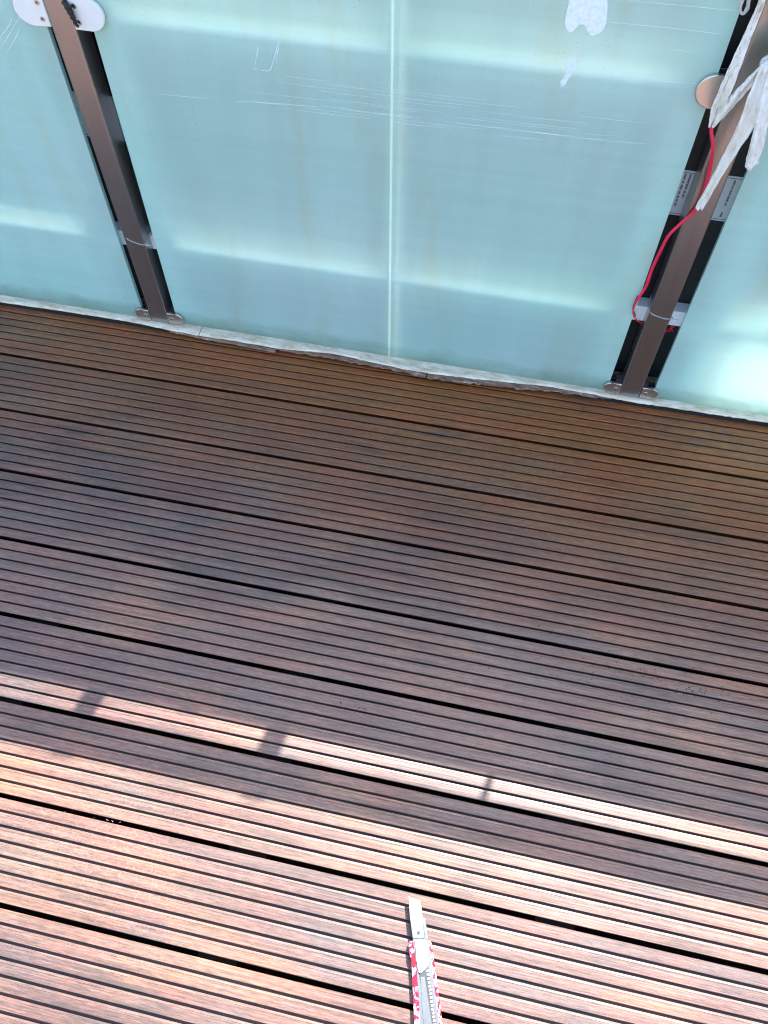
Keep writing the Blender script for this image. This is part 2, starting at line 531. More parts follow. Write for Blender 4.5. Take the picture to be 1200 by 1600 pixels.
def lerp(tab, u):
    for a, b in zip(tab, tab[1:]):
        if u <= b[0]:
            return a[1] + (b[1] - a[1]) * (u - a[0]) / (b[0] - a[0])
    return tab[-1][1]


WID = [(-420, 8), (0, 8), (150, 9), (300, 11), (330, 10), (440, 6.5), (480, 5), (520, 4), (600, 6.5), (640, 8), (668, 6), (760, 6), (860, 4.5), (900, 7), (945, 8), (1000, 9.5), (1100, 11), (1200, 11), (1700, 12)]


def strip(u0, u1, name, mat, off=0.0, wt=WID, zt=0.0155, rag=1.0, parent=kerb, Yb=1.2455):
    bm = bmesh.new()
    n = max(4, int((u1 - u0) / 6))
    rings = []
    for i in range(n + 1):
        u = u0 + (u1 - u0) * i / n
        v0 = lerp(top_line, u) + off
        wv = lerp(wt, u) * (0.78 if off == 0 else 0.8) * (1 + 0.12 * rag * rnd.uniform(-1, 1))
        a = at(u, v0, z=zt)
        b = at(u, v0 + wv, z=zt - 0.001 + 0.0006 * rag * rnd.uniform(-1, 1))
        yb = max(a.y, Yb) if off == 0 else a.y
        dz = 0.0012 * math.sin(u * 0.05) * rag * 0.4
        prof = [(yb + 0.004, zt - 0.006), (yb + 0.004, zt + 0.0004), ((a.y + b.y) / 2, zt + 0.001 + dz), (b.y + 0.002, zt + 0.0002), (b.y, b.z - 0.0012), (b.y + 0.0015, zt - 0.0052)]
        x = (a.x + b.x) / 2
        rings.append([bm.verts.new((x, y, z)) for y, z in prof])
    k = 6
    for a, b in zip(rings, rings[1:]):
        for i in range(k):
            j = (i + 1) % k
            bm.faces.new((a[i], a[j], b[j], b[i]))
    bm.faces.new(rings[0]); bm.faces.new(rings[-1][::-1])
    bmesh.ops.recalc_face_normals(bm, faces=bm.faces)
    return obj(name, bm, mat, parent, smooth=False)


strip(-420, 311.5, 'strip_length', M_strip, rag=0.35)
strip(312.8, 460, 'strip_length', M_strip, rag=0.5)
strip(460.2, 1700, 'strip_length', M_strip, rag=0.7)
FW_ = [(420, 2), (450, 4), (520, 7), (600, 7), (680, 9), (760, 8), (860, 8), (930, 5), (960, 3)]
o = strip(428, 666, 'peeling_film', M_film, off=5.0, wt=FW_, zt=0.0125, rag=2.0); o['label'] = 'brown peeling film hanging from the strip'
strip(668, 955, 'peeling_film', M_film, off=5.5, wt=FW_, zt=0.0125, rag=2.2)
strip(265, 430, 'peeling_film', M_film, off=9.5, wt=[(265, 2), (330, 4), (430, 4)], zt=0.0115, rag=1.5)
# carrier below the strip (dark, mostly hidden)
bm = bmesh.new(); box(bm, -3, 3, 1.229, 1.262, -0.02, 0.0095)
obj('carrier', bm, M_dark, kerb)

# ------------------------------------------------------------------ glass panes
YG = 1.2455           # front face of the panes
TH = 0.0095
Z0, Z1 = 0.0165, 0.955
XL_r = at(146, 258, Y=YG).x     # right edge of left pane
XC_l = at(212, 275, Y=YG).x
XC_r = at(1056, 303, Y=YG).x
XR_l = at(1133, 350, Y=YG).x
GRP = 'frosted glass balustrade panes'


def pane(x0, x1, label):
    t = empty('glass_pane', ((x0 + x1) / 2, YG, Z0))
    tag(t, label, 'glass pane', GRP)
    bm = bmesh.new()
    fs = box(bm, x0, x1, YG, YG + TH, Z0, Z1)
    for f in fs:
        c = f.calc_center_median()
        if c.y < YG + 1e-5: f.material_index = 0
        elif c.y > YG + TH - 1e-5: f.material_index = 1
        else: f.material_index = 2
    obj('sheet', bm, [M_gface, M_gback, M_gedge], t)
    return t


P_L = pane(XL_r - 1.0, XL_r, 'pale blue frosted glass pane left of the left steel post')
P_C = pane(XC_l, XC_r, 'large frosted glass pane between the two steel posts, with glue marks')
P_R = pane(XR_l, XR_l + 1.0, 'frosted glass pane right of the right steel post, bright patch low down')


bm = bmesh.new()  # strip added to soften the sun line through the module seam
xs_ = at(611, 280, Y=1.2465).x
box(bm, xs_ - 0.011, xs_ + 0.011, YG + TH + 0.0004, YG + TH + 0.0009, Z0 + 0.002, Z1 - 0.002)
tag(obj('seam_diffuser', bm, M_seam_diff, P_C), 'added milky strip spreading the seam light behind the pane')


def ribbon_marks(name, segs, mat, parent, wmm, label=None, wob=0.0):
    """thin raised lines on the front of the glass, through the given pixel polylines"""
    bm = bmesh.new()
    for pl in segs:
        P = [at(u, v, Y=YG - 0.0004) for u, v in pl]
        P2 = []
        for a, b in zip(P, P[1:]):
            for k in range(6): P2.append(a.lerp(b, k / 6))
        P2.append(P[-1])
        prev = None
        for i, p in enumerate(P2):
            t = (P2[min(i + 1, len(P2) - 1)] - P2[max(i - 1, 0)]).normalized()
            nn = Vector((-t.z, 0, t.x))
            e = min(i, len(P2) - 1 - i)
            ww = wmm * 0.001 * (0.5 + 0.5 * min(1, e / 3)) * rnd.uniform(0.5, 1.2)
            p = p + nn * rnd.uniform(-wob, wob)
            a, c = bm.verts.new(p + nn * ww / 2), bm.verts.new(p - nn * ww / 2)
            mid = bm.verts.new(p + Vector((0, -0.0003, 0)))
            if prev:
                bm.faces.new((prev[0], a, mid, prev[2])); bm.faces.new((prev[2], mid, c, prev[1]))
            prev = (a, c, mid)
    o = obj(name, bm, mat, parent)
    o['kind'] = 'stuff'
    if label: o['label'] = label
    return o


seg = []
for k in range(9):
    y0 = 112 + k * 6.5 + rnd.uniform(-2, 2)
    x0 = 400 + rnd.uniform(-40, 150); x1 = 1060 - rnd.uniform(0, 330)
    xx = x0
    while xx < x1 - 40:
        xe = min(x1, xx + rnd.uniform(40, 190))
        seg.append([(xx, y0 + 0.125 * (xx - 400)), ((xx + xe) / 2, y0 + 0.124 * ((xx + xe) / 2 - 400) + 0.8), (xe, y0 + 0.122 * (xe - 400))])
        xx = xe + rnd.uniform(5, 80)
ribbon_marks('scratch_lines', seg, M_scr, P_C, 0.42)
ribbon_marks('scratch_lines', [[(250, 147), (330, 155)], [(370, 158), (450, 163), (510, 168)], [(532, 171), (590, 178), (655, 186)], [(715, 193), (800, 203), (897, 213)], [(905, 215), (950, 219)], [(965, 221), (1010, 225)], [(960, 0), (1060, 8), (1150, 17)], [(945, 34), (1040, 43), (1135, 54)], [(1055, 77), (1085, 83)], [(1010, 125), (1090, 131)]], M_scr, P_C, 0.75)
ribbon_marks('scratch_lines', [[(0, 78), (18, 48), (36, 18)], [(10, 84), (24, 60), (32, 44)], [(0, 60), (14, 40), (22, 22)]], M_scr, P_L, 1.1)


def residue(name, px, mat, parent, th=0.0009):
    bm = bmesh.new()
    P = catmull([at(u, v, Y=YG - 0.0002) for u, v in px + px[:1]], 4)[:-1]
    prism(bm, P, Vector((0, -1, 0)), th)
    bmesh.ops.triangulate(bm, faces=[f for f in bm.faces if len(f.verts) > 4])
    return obj(name, bm, mat, parent)


residue('glue_residue', [(892, -14), (887, 12), (883, 30), (884, 42), (889, 50), (896, 48), (901, 43), (905, 38.5), (913, 38.5), (916, 44), (919, 51), (926, 55), (936, 52), (945, 42), (949, 20), (946, -12), (920, -22)], M_res, P_C)['label'] = 'tooth shaped white patch of dried glue'
seg = []
for k in range(46):
    t = rnd.random()
    cu, cv = 903 - 24 * t + rnd.uniform(-5, 5) * (1 - 0.4 * t), 90 + 42 * t
    dx, dy = rnd.uniform(2, 7), rnd.uniform(3, 11)
    seg.append([(cu - dx, cv + dy), (cu + rnd.uniform(-2, 2), cv + rnd.uniform(-2, 2)), (cu + dx * 0.9, cv - dy)])
ribbon_marks('scribbled_residue', seg, M_res, P_C, 1.5, 'scribble of white residue', 0.0005)
seg = []
for k in range(14):
    v = -8 + k * 4.2
    seg.append([(889 + rnd.uniform(-3, 3), v), (915, v + 3 + rnd.uniform(-1, 1)), (942 + rnd.uniform(-4, 3), v + 6)] if v < 30 else [(887, v), (893, v + 3), (899, v + 2)])
for q in seg: pass
ribbon_marks('tape_outline', [[(404, 72), (400, 90), (398, 104)], [(396, 107), (402, 108)], [(408, 110), (416, 111), (423, 109), (425, 102), (431, 82), (436, 62)], [(431, 100), (434, 80), (438, 63)]], M_scr, P_C, 1.3, 'faint outline left by a piece of tape')

# ------------------------------------------------------------------ posts
YF = 1.238
PD = 0.045
PGRP = 'square steel posts of the balustrade'


def rbox(bm, x0, x1, y0, y1, z0, z1, r=0.003):
    pts = []
    for cx, cy, a0 in ((x1 - r, y1 - r, 0), (x0 + r, y1 - r, 90), (x0 + r, y0 + r, 180), (x1 - r, y0 + r, 270)):
        for k in range(5):
            a = R(a0 + k * 22.5)
            pts.append(Vector((cx + r * math.cos(a), cy + r * math.sin(a), z0)))
    prism(bm, pts, Vector((0, 0, 1)), z1 - z0)


def d_plate(bm, xin, xout, y0, th, z0, z1, dome=0.0):
    """plate square on the post side, half-round on the outer side, thickness towards -y"""
    s = 1 if xout > xin else -1
    h = (z1 - z0) / 2
    zc = (z0 + z1) / 2
    r = min(h, abs(xout - xin) * 0.95)
    cx = xout - s * r
    pts = [Vector((xin, y0, z0)), Vector((cx, y0, z0))]
    for k in range(1, 12):
        a = -math.pi / 2 + math.pi * k / 12
        pts.append(Vector((cx + s * r * math.cos(a), y0, zc + h * math.sin(a))))
    pts += [Vector((cx, y0, z1)), Vector((xin, y0, z1))]
    prism(bm, pts, Vector((0, -1, 0)), th, 0.0016)


def disc(bm, c, r, th, seg=16):
    c = Vector(c)
    pts = [c + Vector((r * math.cos(2 * math.pi * k / seg), 0, r * math.sin(2 * math.pi * k / seg))) for k in range(seg)]
    prism(bm, pts, Vector((0, -1, 0)), th, min(0.0004, th * 0.4))


def clamp(post, side, xp, zc, h, reach, name='glass_clamp', screws=1, y=None, th=0.007, mat=None):
    xin = xp
    y0 = (YG - 0.0015) if y is None else y
    bm = bmesh.new()
    d_plate(bm, xin, xin + side * reach, y0, th, zc - h / 2, zc + h / 2)
    c = obj(name, bm, mat or M_clamp, post, smooth=False)
    bm = bmesh.new()
    d_plate(bm, xin, xin + side * (reach - 0.002), y0 + 0.0014, 0.0013, zc - h / 2 + 0.001, zc + h / 2 - 0.001)
    d_plate(bm, xin, xin + side * reach, YG + TH + 0.0025, 0.0022, zc - h / 2, zc + h / 2)
    obj('rubber_pad', bm, M_rubber, c)
    for k in range(screws):
        zz = zc + (k - (screws - 1) / 2) * h * 0.5
        bm = bmesh.new(); disc(bm, (xin + side * 0.010, y0 - th + 0.0002, zz), 0.0042, 0.0012)
        obj('screw', bm, M_clamp, c)
        bm = bmesh.new(); disc(bm, (xin + side * 0.010, y0 - th - 0.0010, zz), 0.0017, 0.0003, 6)
        obj('screw_socket', bm, M_rubber, c)
    # block reaching back through the gap to hold the pane
    bm = bmesh.new()
    box(bm, min(xin, xin + side * 0.012), max(xin, xin + side * 0.012), y0 + 0.002, YG + TH + 0.014, zc - h * 0.38, zc + h * 0.38, 0.0008)
    obj('clamp_body', bm, M_clamp, c)
    return c


def post(xc, label):
    t = empty('balustrade_post', (xc, YF + PD / 2, 0.0))
    tag(t, label, 'post', PGRP)
    bm = bmesh.new()
    rbox(bm, xc - 0.0215, xc + 0.0215, YF, YF + PD, 0.0165, 0.940)
    obj('tube', bm, M_post, t)
    bm = bmesh.new()
    rbox(bm, xc - 0.006, xc + 0.006, YF + PD / 2 - 0.006, YF + PD / 2 + 0.006, 0.939, 1.042)
    obj('rail_pin', bm, M_post, t)
    for s in (-1, 1):
        clamp(t, s, xc + s * 0.0218, 0.034, 0.030, 0.036)
    return t


XPL = (at(233.5, 490, Y=YF).x + at(260.5, 490, Y=YF).x) / 2
XPR = (at(1010.5, 500, Y=YF).x + at(1047, 500, Y=YF).x) / 2
TL = post(XPL, 'brown reflecting square steel post left of the big glass pane')
TR = post(XPR, 'brown reflecting square steel post wound with a red cable')
TX = post(XPR + 1.085, 'square steel post outside the picture at right')
TY = post(XPL - 1.085, 'square steel post outside the picture at left')
TL.rotation_euler[1] = -0.0135
# upper clamps
zc = at(1120, 140, Y=YG).z
clamp(TR, -1, XPR - 0.0218, zc, 0.050, 0.050, 'glass_clamp', 2)
clamp(TR, 1, XPR + 0.0218, zc, 0.050, 0.050, 'glass_clamp', 2)
zc = at(120, 22, Y=YG).z + 0.004
for s in (-1, 1):
    c = clamp(TL, s, XPL + s * 0.0218, zc, 0.050, 0.056, 'glass_clamp', 2, mat=M_glare)
    c['label'] = 'steel clamp coloured white for glare'
bm = bmesh.new()
for k in range(5):
    a = at(108 + k * 4, 4 + k * 8, Y=YG - 0.012); b = at(118 + k * 3, 14 + k * 7, Y=YG - 0.014)
    tube(bm, catmull([a, (a + b) / 2 + Vector((0.004, -0.004, 0)), b], 4), 0.0042 - 0.0004 * k, 6)
obj('torn_rubber', bm, M_rubber, TL)

# ------------------------------------------------------------------ handrail
hr = empty('handrail', (0, 1.243, 1.064))
tag(hr, 'round steel handrail above the glass, seen only by its shadow band', 'handrail')
bm = bmesh.new()
tube(bm, [Vector((-3, 1.243, 1.064)), Vector((3, 1.243, 1.064))], 0.0265, 32)
obj('rail', bm, M_post, hr, smooth=True)

# ------------------------------------------------------------------ solar modules behind the glass
YM = 1.292
MG = 'black solar modules hung behind the glass'
XSEAM = at(611, 280, Y=1.246).x + 0.0125


def module(x0, x1, label, z0=0.03, hooks=(), skirt_end=None, pale=False, ups=()):
    t = empty('solar_module', ((x0 + x1) / 2, YM + 0.015, z0))
    tag(t, label, 'solar module', MG)
    zt = 1.035
    xc = (x0 + x1) / 2
    xa, xb = x0 + 0.012, x1 - 0.012
    R1, R2 = 0.205, 0.655  # heights of slots added to the back so sun glows off the rails
    sk = xb if skirt_end is None else xc + skirt_end
    for nm, a, b, c, d in (('skirt_sheet', xa, sk, z0 + 0.012, R1 + 0.037), ('backsheet', xa, sk, R1 + 0.060, R2 + 0.037), ('backsheet', sk, xb - 0.001 if sk < xb else sk + 0.001, 0.301, R2 + 0.037), ('top_sheet', xa, xb, R2 + 0.060, zt - 0.012),
                           ('bridge_sheet', xc - 0.13, xc + 0.085, R1 + 0.0372, R1 + 0.0598), ('bridge_sheet', xc - 0.13, xc + 0.085, R2 + 0.0372, R2 + 0.0598)):
        bm = bmesh.new(); box(bm, a, b, YM + 0.004, YM + 0.012, c, d)
        obj(nm, bm, M_black, t)
    if pale:  # reflector sheets added to brighten the left pane from behind
        for c, d in ((z0 + 0.014, R1 - 0.002), (R1 + 0.062, R2 - 0.002), (R2 + 0.062, zt - 0.014)):
            bm = bmesh.new(); box(bm, xa + 0.002, XL_r - 0.08, YM - 0.030, YM - 0.028, c, d)
            obj('added_reflector', bm, M_alu, t)
    if skirt_end is not None:  # diffusers added so the sun makes a soft bright patch on the pane
        bm = bmesh.new(); box(bm, sk, xb, YM + 0.005, YM + 0.0065, R1 + 0.0375, 0.300)
        obj('added_diffuser', bm, M_film2, t)
        bm = bmesh.new(); box(bm, sk, xb, YM + 0.004, YM + 0.012, R1, R1 + 0.037)
        obj('skirt_sheet', bm, M_black, t)
        bm = bmesh.new(); box(bm, sk, xb, YM + 0.005, YM + 0.0065, z0, R1 - 0.002)
        obj('added_diffuser', bm, M_film2, t)
    xe = x1 if skirt_end is None else sk
    for (a, b, c, d) in ((x0, x0 + 0.012, z0, zt), (x1 - 0.012, x1, z0 if skirt_end is None else R1, zt), (x0 + 0.012, xe - 0.012, z0, z0 + 0.012), (x0 + 0.012, x1 - 0.012, zt - 0.012, zt)):
        bm = bmesh.new(); box(bm, a, b, YM, YM + 0.03, c, d, 0.0008)
        obj('frame_bar', bm, M_frame, t)
    # pale rails: two across; uprights added to brighten bands near the pane edges
    for zr in (R1, R2):
        bm = bmesh.new(); box(bm, x0 + 0.002, x1 - 0.009, 1.267, YM + 0.003, zr, zr + 0.036, 0.001)
        obj('cross_rail', bm, M_alu, t)
    for (u0, u1) in ups:
        for (a, b) in ((R1 + 0.037, R2 - 0.001), (0.045, R1 - 0.001), (R2 + 0.037, 0.98)):
            bm = bmesh.new(); box(bm, u0, u1, 1.2585, YM + 0.003, a, b, 0.001)
            obj('added_upright', bm, M_alu, t)
    if pale:  # blockers added to stop sun leaking through the seam top
        bm = bmesh.new(); box(bm, x1 - 0.02, x1 + 0.026, YM + 0.0305, YM + 0.033, 0.93, zt - 0.001)
        obj('light_blocker', bm, M_frame, t)
        bm = bmesh.new(); box(bm, x1 - 0.012, x1 + 0.022, YM - 0.004, YM - 0.0008, 0.957, zt - 0.001)
        obj('light_blocker', bm, M_frame, t)
    for hx, hw in hooks:
        bm = bmesh.new()
        ys = [YM + 0.002, YM - 0.004, 1.272, 1.262, 1.243, 1.226]
        zs = [0.95, 1.05, 1.078, 1.092, 1.0975, 1.092]
        pts = [Vector((hx, y, z)) for y, z in zip(ys, zs)]
        prev = None
        for i, p in enumerate(pts):
            t_ = (pts[min(i + 1, 5)] - pts[max(i - 1, 0)]).normalized()
            n_ = Vector((0, -t_.z, t_.y)) * 0.003
            q = [bm.verts.new(p + Vector((sx * hw / 2, 0, 0)) + n_ * sn) for sx, sn in ((-1, 0), (1, 0), (1, 1), (-1, 1))]
            if prev:
                for k in range(4): bm.faces.new((prev[k], prev[(k + 1) % 4], q[(k + 1) % 4], q[k]))
            else: bm.faces.new(q[::-1])
            prev = q
        bm.faces.new(prev)
        bmesh.ops.recalc_face_normals(bm, faces=bm.faces)
        obj('hook', bm, M_alu, t)
    return t


ML = module(XSEAM - 1.075, XSEAM - 0.0048, 'black solar module hung behind the left post', hooks=((-0.405, 0.039),), pale=True, ups=((XL_r - 0.075, XL_r - 0.03), (XC_l + 0.003, XC_l + 0.048)))
MR = module(XSEAM + 0.0048, XSEAM + 1.078, 'black solar module with printed label hung behind the right post', hooks=((-0.077, 0.039),), skirt_end=0.135, ups=((XC_r - 0.048, XC_r - 0.004), (XR_l + 0.03, XR_l + 0.075)))
MX = module(XSEAM + 1.084, XSEAM + 2.159, 'black solar module outside the picture at right')
MY = module(XSEAM - 2.156, XSEAM - 1.081, 'black solar module outside the picture at left')


def paper(par, x0, x1, z0, z1, cols, name='label_sticker'):
    bm = bmesh.new(); box(bm, x0, x1, YM + 0.0030, YM + 0.00395, z0, z1)
    s = obj(name, bm, M_label, par)
    bm = bmesh.new()
    yy = YM + 0.0027
    for (fx, za, zb, wd) in cols:
        z = za
        x = x0 + fx * (x1 - x0)
        while z > zb:
            l = rnd.uniform(0.004, 0.011)
            g = z
            while g > max(zb, z - l):      # letter-like ticks
                h_ = rnd.uniform(0.6, 1.0) * wd
                box(bm, x - h_ / 2, x + h_ / 2, yy, yy + 0.0002, g - 0.00085, g)
                if rnd.random() < 0.6: box(bm, x + h_ / 2 - 0.0005, x + h_ / 2, yy, yy + 0.0002, g - 0.0014, g - 0.00085)
                g -= 0.0014
            z -= l + 0.0024
    for xx in ((x0 + 0.0015), ):
        pass
    box(bm, x0, x1, yy, yy + 0.0002, z1 - 0.0042, z1 - 0.0034)
    box(bm, x0, x1, yy, yy + 0.0002, z0 + 0.0034, z0 + 0.0042)
    o = obj('print', bm, M_ink, s)
    o['kind'] = 'stuff'
    return s


zt_, zb_ = at(1074, 268, Y=YM).z, at(1050, 337, Y=YM).z
xa, xb = at(1058, 300, Y=YM).x - 0.02, at(1165, 276, Y=YM).x + 0.004
W_ = xb - xa
cols = []
for fx in (0.20, 0.265, 0.33, 0.395, 0.455):
    cols.append((fx, zt_ - 0.006, zt_ - 0.006 - rnd.uniform(0.045, 0.07), 0.0042))
cols += [((at(1150, 310, Y=YM).x - xa) / W_, zt_ - 0.007, zt_ - 0.052, 0.0046), ((at(1150, 310, Y=YM).x - 0.012 - xa) / W_, zt_ - 0.007, zt_ - 0.056, 0.0042), ((at(1150, 310, Y=YM).x - xa) / W_, zt_ - 0.064, zt_ - 0.080, 0.0042), ((at(1150, 310, Y=YM).x - 0.012 - xa) / W_, zt_ - 0.070, zt_ - 0.080, 0.0042)]
paper(MR, xa, xb, zb_, zt_, cols)
paper(ML, XPL - 0.10, XPL + 0.06, zb_ + 0.002, zt_ + 0.002, [])

# ------------------------------------------------------------------ cable ties round the posts
def tie(xc, uv, tilt, label):
    zc = at(*uv, Y=YF).z
    t = empty('cable_tie', (xc, YF, zc))
    tag(t, label, 'cable tie', 'clear cable ties round the posts')
    hx, y0, y1 = 0.0226, YF - 0.0012, YF + PD + 0.0015
    loop = []
    for k in range(40):
        a = 2 * math.pi * k / 40
        ca, sa = math.cos(a), math.sin(a)
        ex = abs(ca) ** 0.35 * (1 if ca > 0 else -1); ey = abs(sa) ** 0.35 * (1 if sa > 0 else -1)
        x = xc + ex * hx; y = (y0 + y1) / 2 + ey * (y1 - y0) / 2
        loop.append(Vector((x, y, zc + tilt * (x - xc) - 0.004 * (1 - abs(ca)) * (1 if sa < 0 else 0) + 0.1 * (y - YF))))
    bm = bmesh.new(); tube(bm, loop, 0.0009, 8, close=True)
    obj('band', bm, M_tie, t, smooth=True)
    bm = bmesh.new()
    sx = xc + hx * (1 if tilt < 0 else -1)
    p = Vector((sx, YF + 0.002, zc + tilt * (sx - xc)))
    box(bm, p.x - 0.002, p.x + 0.003, p.y - 0.003, p.y + 0.002, p.z - 0.003, p.z + 0.002, 0.0006)
    tube(bm, catmull([p + Vector((0.002, -0.002, 0)), p + Vector((0.008 * (1 if tilt < 0 else -1), -0.004, 0.002)), p + Vector((0.012 * (1 if tilt < 0 else -1), 0.0, -0.001))], 4), 0.0009, 6)
    obj('head', bm, M_tie, t)
    return t


tie(XPL, (215, 377), -0.28, 'clear cable tie round the left steel post')
tie(XPR, (1027, 492), -0.22, 'clear cable tie round the right steel post')

# ------------------------------------------------------------------ red cable
px = [(1148, 120, 1.222), (1128, 160, 1.219), (1112, 198, 1.216), (1114, 225, 1.214), (1112, 250, 1.216), (1107, 275, 1.222), (1098, 305, 1.228), (1085, 330, 1.231), (1066, 347, 1.232), (1045, 368, 1.232), (1032, 392, 1.236), (1019, 420, 1.240), (1010, 446, 1.240), (1000, 462, 1.238), (992, 476, 1.236), (989, 488, 1.238), (992, 497, 1.246), (1001, 504, 1.262), (1020, 508, 1.288), (1034, 512, 1.287), (1046, 514, 1.279), (1052, 509, 1.276)]
bm = bmesh.new()
P = catmull([at(u, v, Y=Y) for u, v, Y in px], 8)
rr = [0.0027 if i < 104 else max(0.0013, 0.0027 - (i - 104) * 0.0001) for i in range(len(P))]
tube(bm, P, rr, 10)
cab = empty('red_cable', P[0])
tag(cab, 'thin bright red cable winding down past the right steel post', 'cable')
obj('sheath', bm, M_red, cab, smooth=True)
bm = bmesh.new()
tube(bm, catmull([at(u, v, Y=Y) for u, v, Y in [(997, 462, 1.2445), (993, 470, 1.243), (989, 482, 1.2435), (993, 494, 1.249)]], 6), 0.0012, 6)
obj('dark_strand', bm, M_wire, cab, smooth=True)
bm = bmesh.new()
e0 = at(1050, 512, Y=1.277)
for k in range(7):
    tube(bm, catmull([e0, e0 + Vector((rnd.uniform(-.006, .004), rnd.uniform(-.004, .002), rnd.uniform(-.010, .006))), e0 + Vector((rnd.uniform(-.012, .004), rnd.uniform(-.006, .002), rnd.uniform(-.016, .010)))], 4), 0.0008, 5)
obj('frayed_end', bm, M_red, cab)

# ------------------------------------------------------------------ bleached straps tied round the right post
knot_c = at(1212, 105, Y=1.200)
st = empty('tied_strap', knot_c)
tag(st, 'white weathered strap tied near the top of the right post, frayed ends hanging', 'strap')


def strand(px, wid, name='strap_end', folds=2, seed=1, mat=None, th=0.0022):
    r = random.Random(seed)
    P = [at(u, v, Y=Y) for u, v, Y in px]
    P = catmull(P, 10)
    W = []
    n = len(P)
    for i in range(n):
        t = i / (n - 1) * (len(wid) - 1)
        a = int(min(t, len(wid) - 2)); f = t - a
        W.append((wid[a] * (1 - f) + wid[a + 1] * f) / 960)
    bm = bmesh.new()
    K = 13
    top, bot = [], []
    ph = [r.uniform(0, 6) for _ in range(4)]
    e1 = e2 = 0
    for i, p in enumerate(P):
        t = (P[min(i + 1, n - 1)] - P[max(i - 1, 0)]).normalized()
        s = t.cross(Vector((0, -1, 0))).normalized()
        nrm = s.cross(t).normalized()
        if nrm.y > 0: nrm = -nrm
        e1 = 0.8 * e1 + r.uniform(-0.03, 0.03); e2 = 0.8 * e2 + r.uniform(-0.03, 0.03)
        ra, rb = [], []
        for k in range(K):
            f = -1 + 2 * k / (K - 1)
            hw = W[i] / 2 * (1 + (e1 if f < 0 else e2))
            d = 0.24 * W[i] * math.cos(f * math.pi * folds + ph[0] + i * 0.05) + 0.0007 * math.sin(i * 0.9 + ph[1] + f * 3)
            edge = math.sqrt(max(0, 1 - f * f))
            base = p + s * f * hw + nrm * d
            ra.append(bm.verts.new(base + nrm * th * (0.15 + 0.5 * edge)))
            rb.append(bm.verts.new(base - nrm * th * (0.15 + 0.5 * edge)))
        top.append(ra); bot.append(rb)
    for i in range(n - 1):
        for k in range(K - 1):
            bm.faces.new((top[i][k], top[i][k + 1], top[i + 1][k + 1], top[i + 1][k]))
            bm.faces.new((bot[i][k + 1], bot[i][k], bot[i + 1][k], bot[i + 1][k + 1]))
        bm.faces.new((top[i][0], top[i + 1][0], bot[i + 1][0], bot[i][0]))
        bm.faces.new((top[i + 1][-1], top[i][-1], bot[i][-1], bot[i + 1][-1]))
    for i in (0, n - 1):
        for k in range(K - 1):
            bm.faces.new((top[i][k], bot[i][k], bot[i][k + 1], top[i][k + 1]))
    bmesh.ops.recalc_face_normals(bm, faces=bm.faces)
    return obj(name, bm, mat or M_strap, st, smooth=True)


strand([(1208, -45, 1.205), (1184, 18, 1.205), (1166, 60, 1.204), (1150, 98, 1.203), (1136, 132, 1.203), (1121, 168, 1.206), (1110, 198, 1.210)], [7, 9, 11, 14, 17, 17, 6], seed=3, folds=1)
strand([(1218, 82, 1.192), (1192, 105, 1.193), (1170, 130, 1.195), (1148, 155, 1.198), (1130, 178, 1.203), (1114, 199, 1.208)], [6, 9, 13, 15, 12, 4], seed=5, folds=1)
strand([(1204, 100, 1.188), (1186, 150, 1.180), (1170, 190, 1.180), (1150, 225, 1.184), (1128, 262, 1.188), (1110, 294, 1.191), (1094, 322, 1.194), (1092, 327, 1.194)], [26, 30, 26, 19, 14, 11.5, 11, 9.5], seed=8, folds=1.5, mat=M_strap2, th=0.003)
strand([(1214, 120, 1.186), (1198, 165, 1.174), (1188, 200, 1.172), (1182, 228, 1.174), (1175, 250, 1.176), (1168, 262, 1.177)], [28, 22, 16, 18, 16, 8], seed=11, folds=1.3, mat=M_strap2, th=0.003)
strand([(1170, 266, 1.178), (1178, 250, 1.1765), (1186, 244, 1.176)], [4, 16, 5], seed=12, folds=0.7, mat=M_strap2)
bm = bmesh.new()
bmesh.ops.create_icosphere(bm, subdivisions=3, radius=0.019)
for v in bm.verts:
    v.co *= 1 + 0.16 * math.sin(v.co.x * 300) * math.sin(v.co.z * 260 + 1) + 0.1 * math.sin(v.co.y * 400)
    v.co.z *= 1.2
bmesh.ops.translate(bm, verts=bm.verts, vec=knot_c)
obj('knot', bm, M_strap, st, smooth=True)
strand([(1214, 96, 1.195), (1219, 40, 1.200), (1224, -30, 1.205), (1212, -90, 1.212)], [20, 16, 14, 12], seed=15, folds=1)
bm = bmesh.new()
hx = 0.0265
zw = at(1210, -90, Y=1.21).z
lp = [Vector((XPR + a * hx, YF + PD / 2 + b * 0.028, zw + 0.006 * a)) for a, b in ((-1, -1), (0, -1.15), (1, -1), (1.1, 0), (1, 1), (0, 1.1), (-1, 1), (-1.1, 0))]
tube(bm, catmull(lp + lp[:1], 4)[:-1], 0.0055, 8, close=True)
obj('wrap', bm, M_strap, st, smooth=True)

lp0 = at(1165, 8, Y=1.222)
lo = empty('cord_loop', lp0)
tag(lo, 'small white cord loop hanging at the top edge beside the right post', 'cord')
bm = bmesh.new()
tube(bm, catmull([at(u, v, Y=1.222) for u, v in [(1188, -50), (1176, -22), (1170, 0), (1168, 12), (1162, 21), (1157, 18), (1157, 8), (1163, -8), (1172, -30), (1182, -55)]], 6), 0.0030, 8, squash=0.7)
obj('cord', bm, M_slider, lo, smooth=True)

# ------------------------------------------------------------------ utility knife
KZ = 0.0145
kn = empty('utility_knife', at(660, 1530, z=0.0))
kn.location.z = 0.0
tag(kn, 'snap-off utility knife with red and white marbled handle on the sunny boards', 'knife')


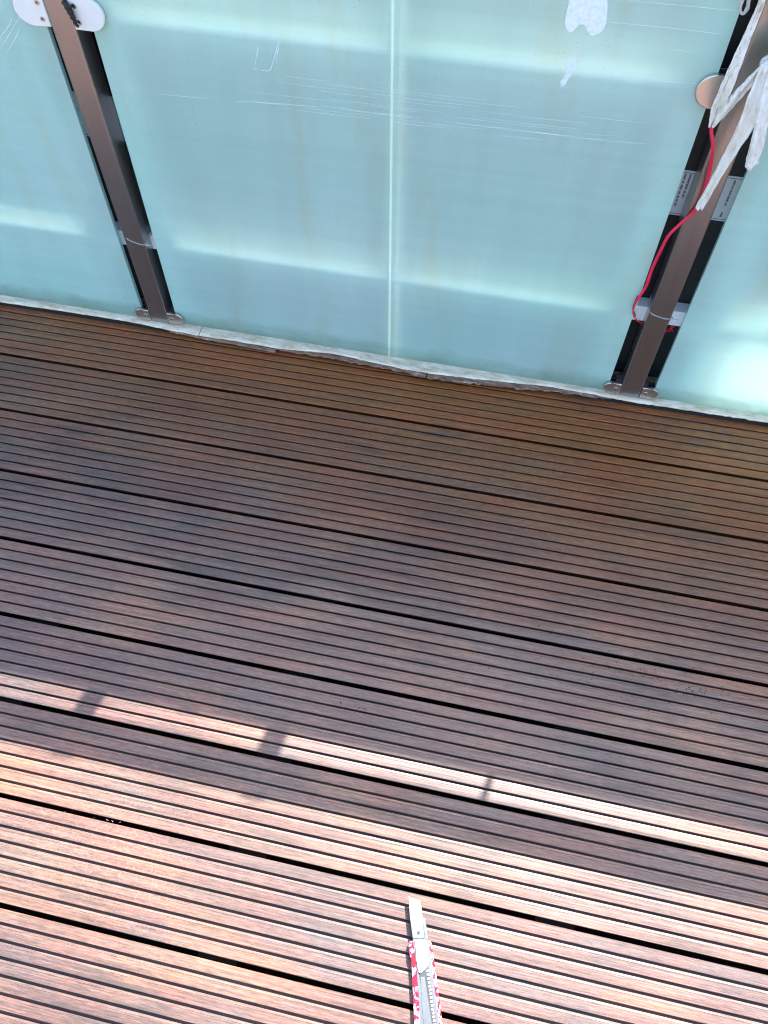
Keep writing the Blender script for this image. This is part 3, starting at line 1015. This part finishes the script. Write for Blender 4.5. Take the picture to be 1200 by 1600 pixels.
def kprism(name, px, z0, z1, mat, parent, bev=0.0006, smooth=False):
    P = [at(u, v, z=z1) for u, v in px]
    bm = bmesh.new()
    prism(bm, [Vector((p.x, p.y, z0)) for p in P], Vector((0, 0, 1)), z1 - z0, bev)
    return obj(name, bm, mat, parent, smooth)


# image-plane outline continued below the frame
kprism('handle', [(641, 1470), (638, 1474), (638.5, 1481), (641.5, 1488), (643, 1500), (644.5, 1530), (646, 1565), (647.5, 1600), (650, 1680), (655, 1760), (664, 1784), (688, 1788), (706, 1776), (708, 1740), (701, 1680), (691.5, 1600), (687, 1565), (682, 1525), (677.5, 1495), (674.5, 1474), (672, 1469)], 0.002, KZ - 0.001, M_handle, kn, 0.002)
ch = kprism('metal_channel', [(640.5, 1434), (659, 1432), (665, 1437), (669, 1466), (675, 1512), (681, 1560), (686, 1600), (696, 1690), (664, 1692), (657, 1600), (654.5, 1560), (651, 1512), (645, 1466)], 0.006, KZ, M_chan, kn, 0.0005)
kprism('channel_lip', [(660.5, 1437), (664.5, 1438), (669, 1467), (664.5, 1468)], 0.006, KZ + 0.0008, M_chan, kn, 0.0002)
kprism('blade', [(638, 1400), (657.5, 1408.5), (660.5, 1432), (663, 1466), (645, 1466), (640.5, 1432)], 0.0135, KZ + 0.0010, M_blade, kn, 0.0002)
kprism('slider', [(648.5, 1470), (654, 1467), (666, 1468), (667.5, 1480), (669.5, 1508), (662.5, 1516), (657, 1521), (653.5, 1518), (651, 1500)], 0.010, KZ + 0.0030, M_slider, kn, 0.0010)
kprism('rivet', [(654 + 2.2 * math.cos(a * 0.7854), 1457 + 2.4 * math.sin(a * 0.7854)) for a in range(8)], 0.010, KZ + 0.0022, M_grey, kn, 0.0002)
# slot's shade as a dark raised piece; toothed rack along the channel
kprism('slot', [(654.5, 1519), (659, 1521), (669.6, 1511), (671.5, 1525), (677, 1566), (682, 1600), (692, 1688), (686, 1689), (675, 1600), (670, 1566), (665, 1532), (656, 1530)], 0.012, KZ + 0.0004, M_grey, kn, 0.0)
kprism('slide_bar', [(657, 1527), (664, 1526), (668, 1566), (672, 1600), (683, 1689), (670, 1690), (662, 1600), (659, 1566)], 0.012, KZ + 0.0009, M_chan, kn, 0.0003)
bm = bmesh.new()
n = 26
for k in range(n):
    t = k / (n - 1)
    v = 1516 + t * 150
    u = 669.0 + (v - 1512) * 0.133
    q = [(u - 3.6, v), (u, v - 1.5), (u + 0.6, v + 2.4), (u - 2.8, v + 3.0)]
    P = [at(a, b, z=KZ + 0.0012) for a, b in q]
    prism(bm, [Vector((p.x, p.y, KZ)) for p in P], Vector((0, 0, 1)), 0.0012)
o = obj('rack_teeth', bm, M_slider, kn); o['kind'] = 'stuff'
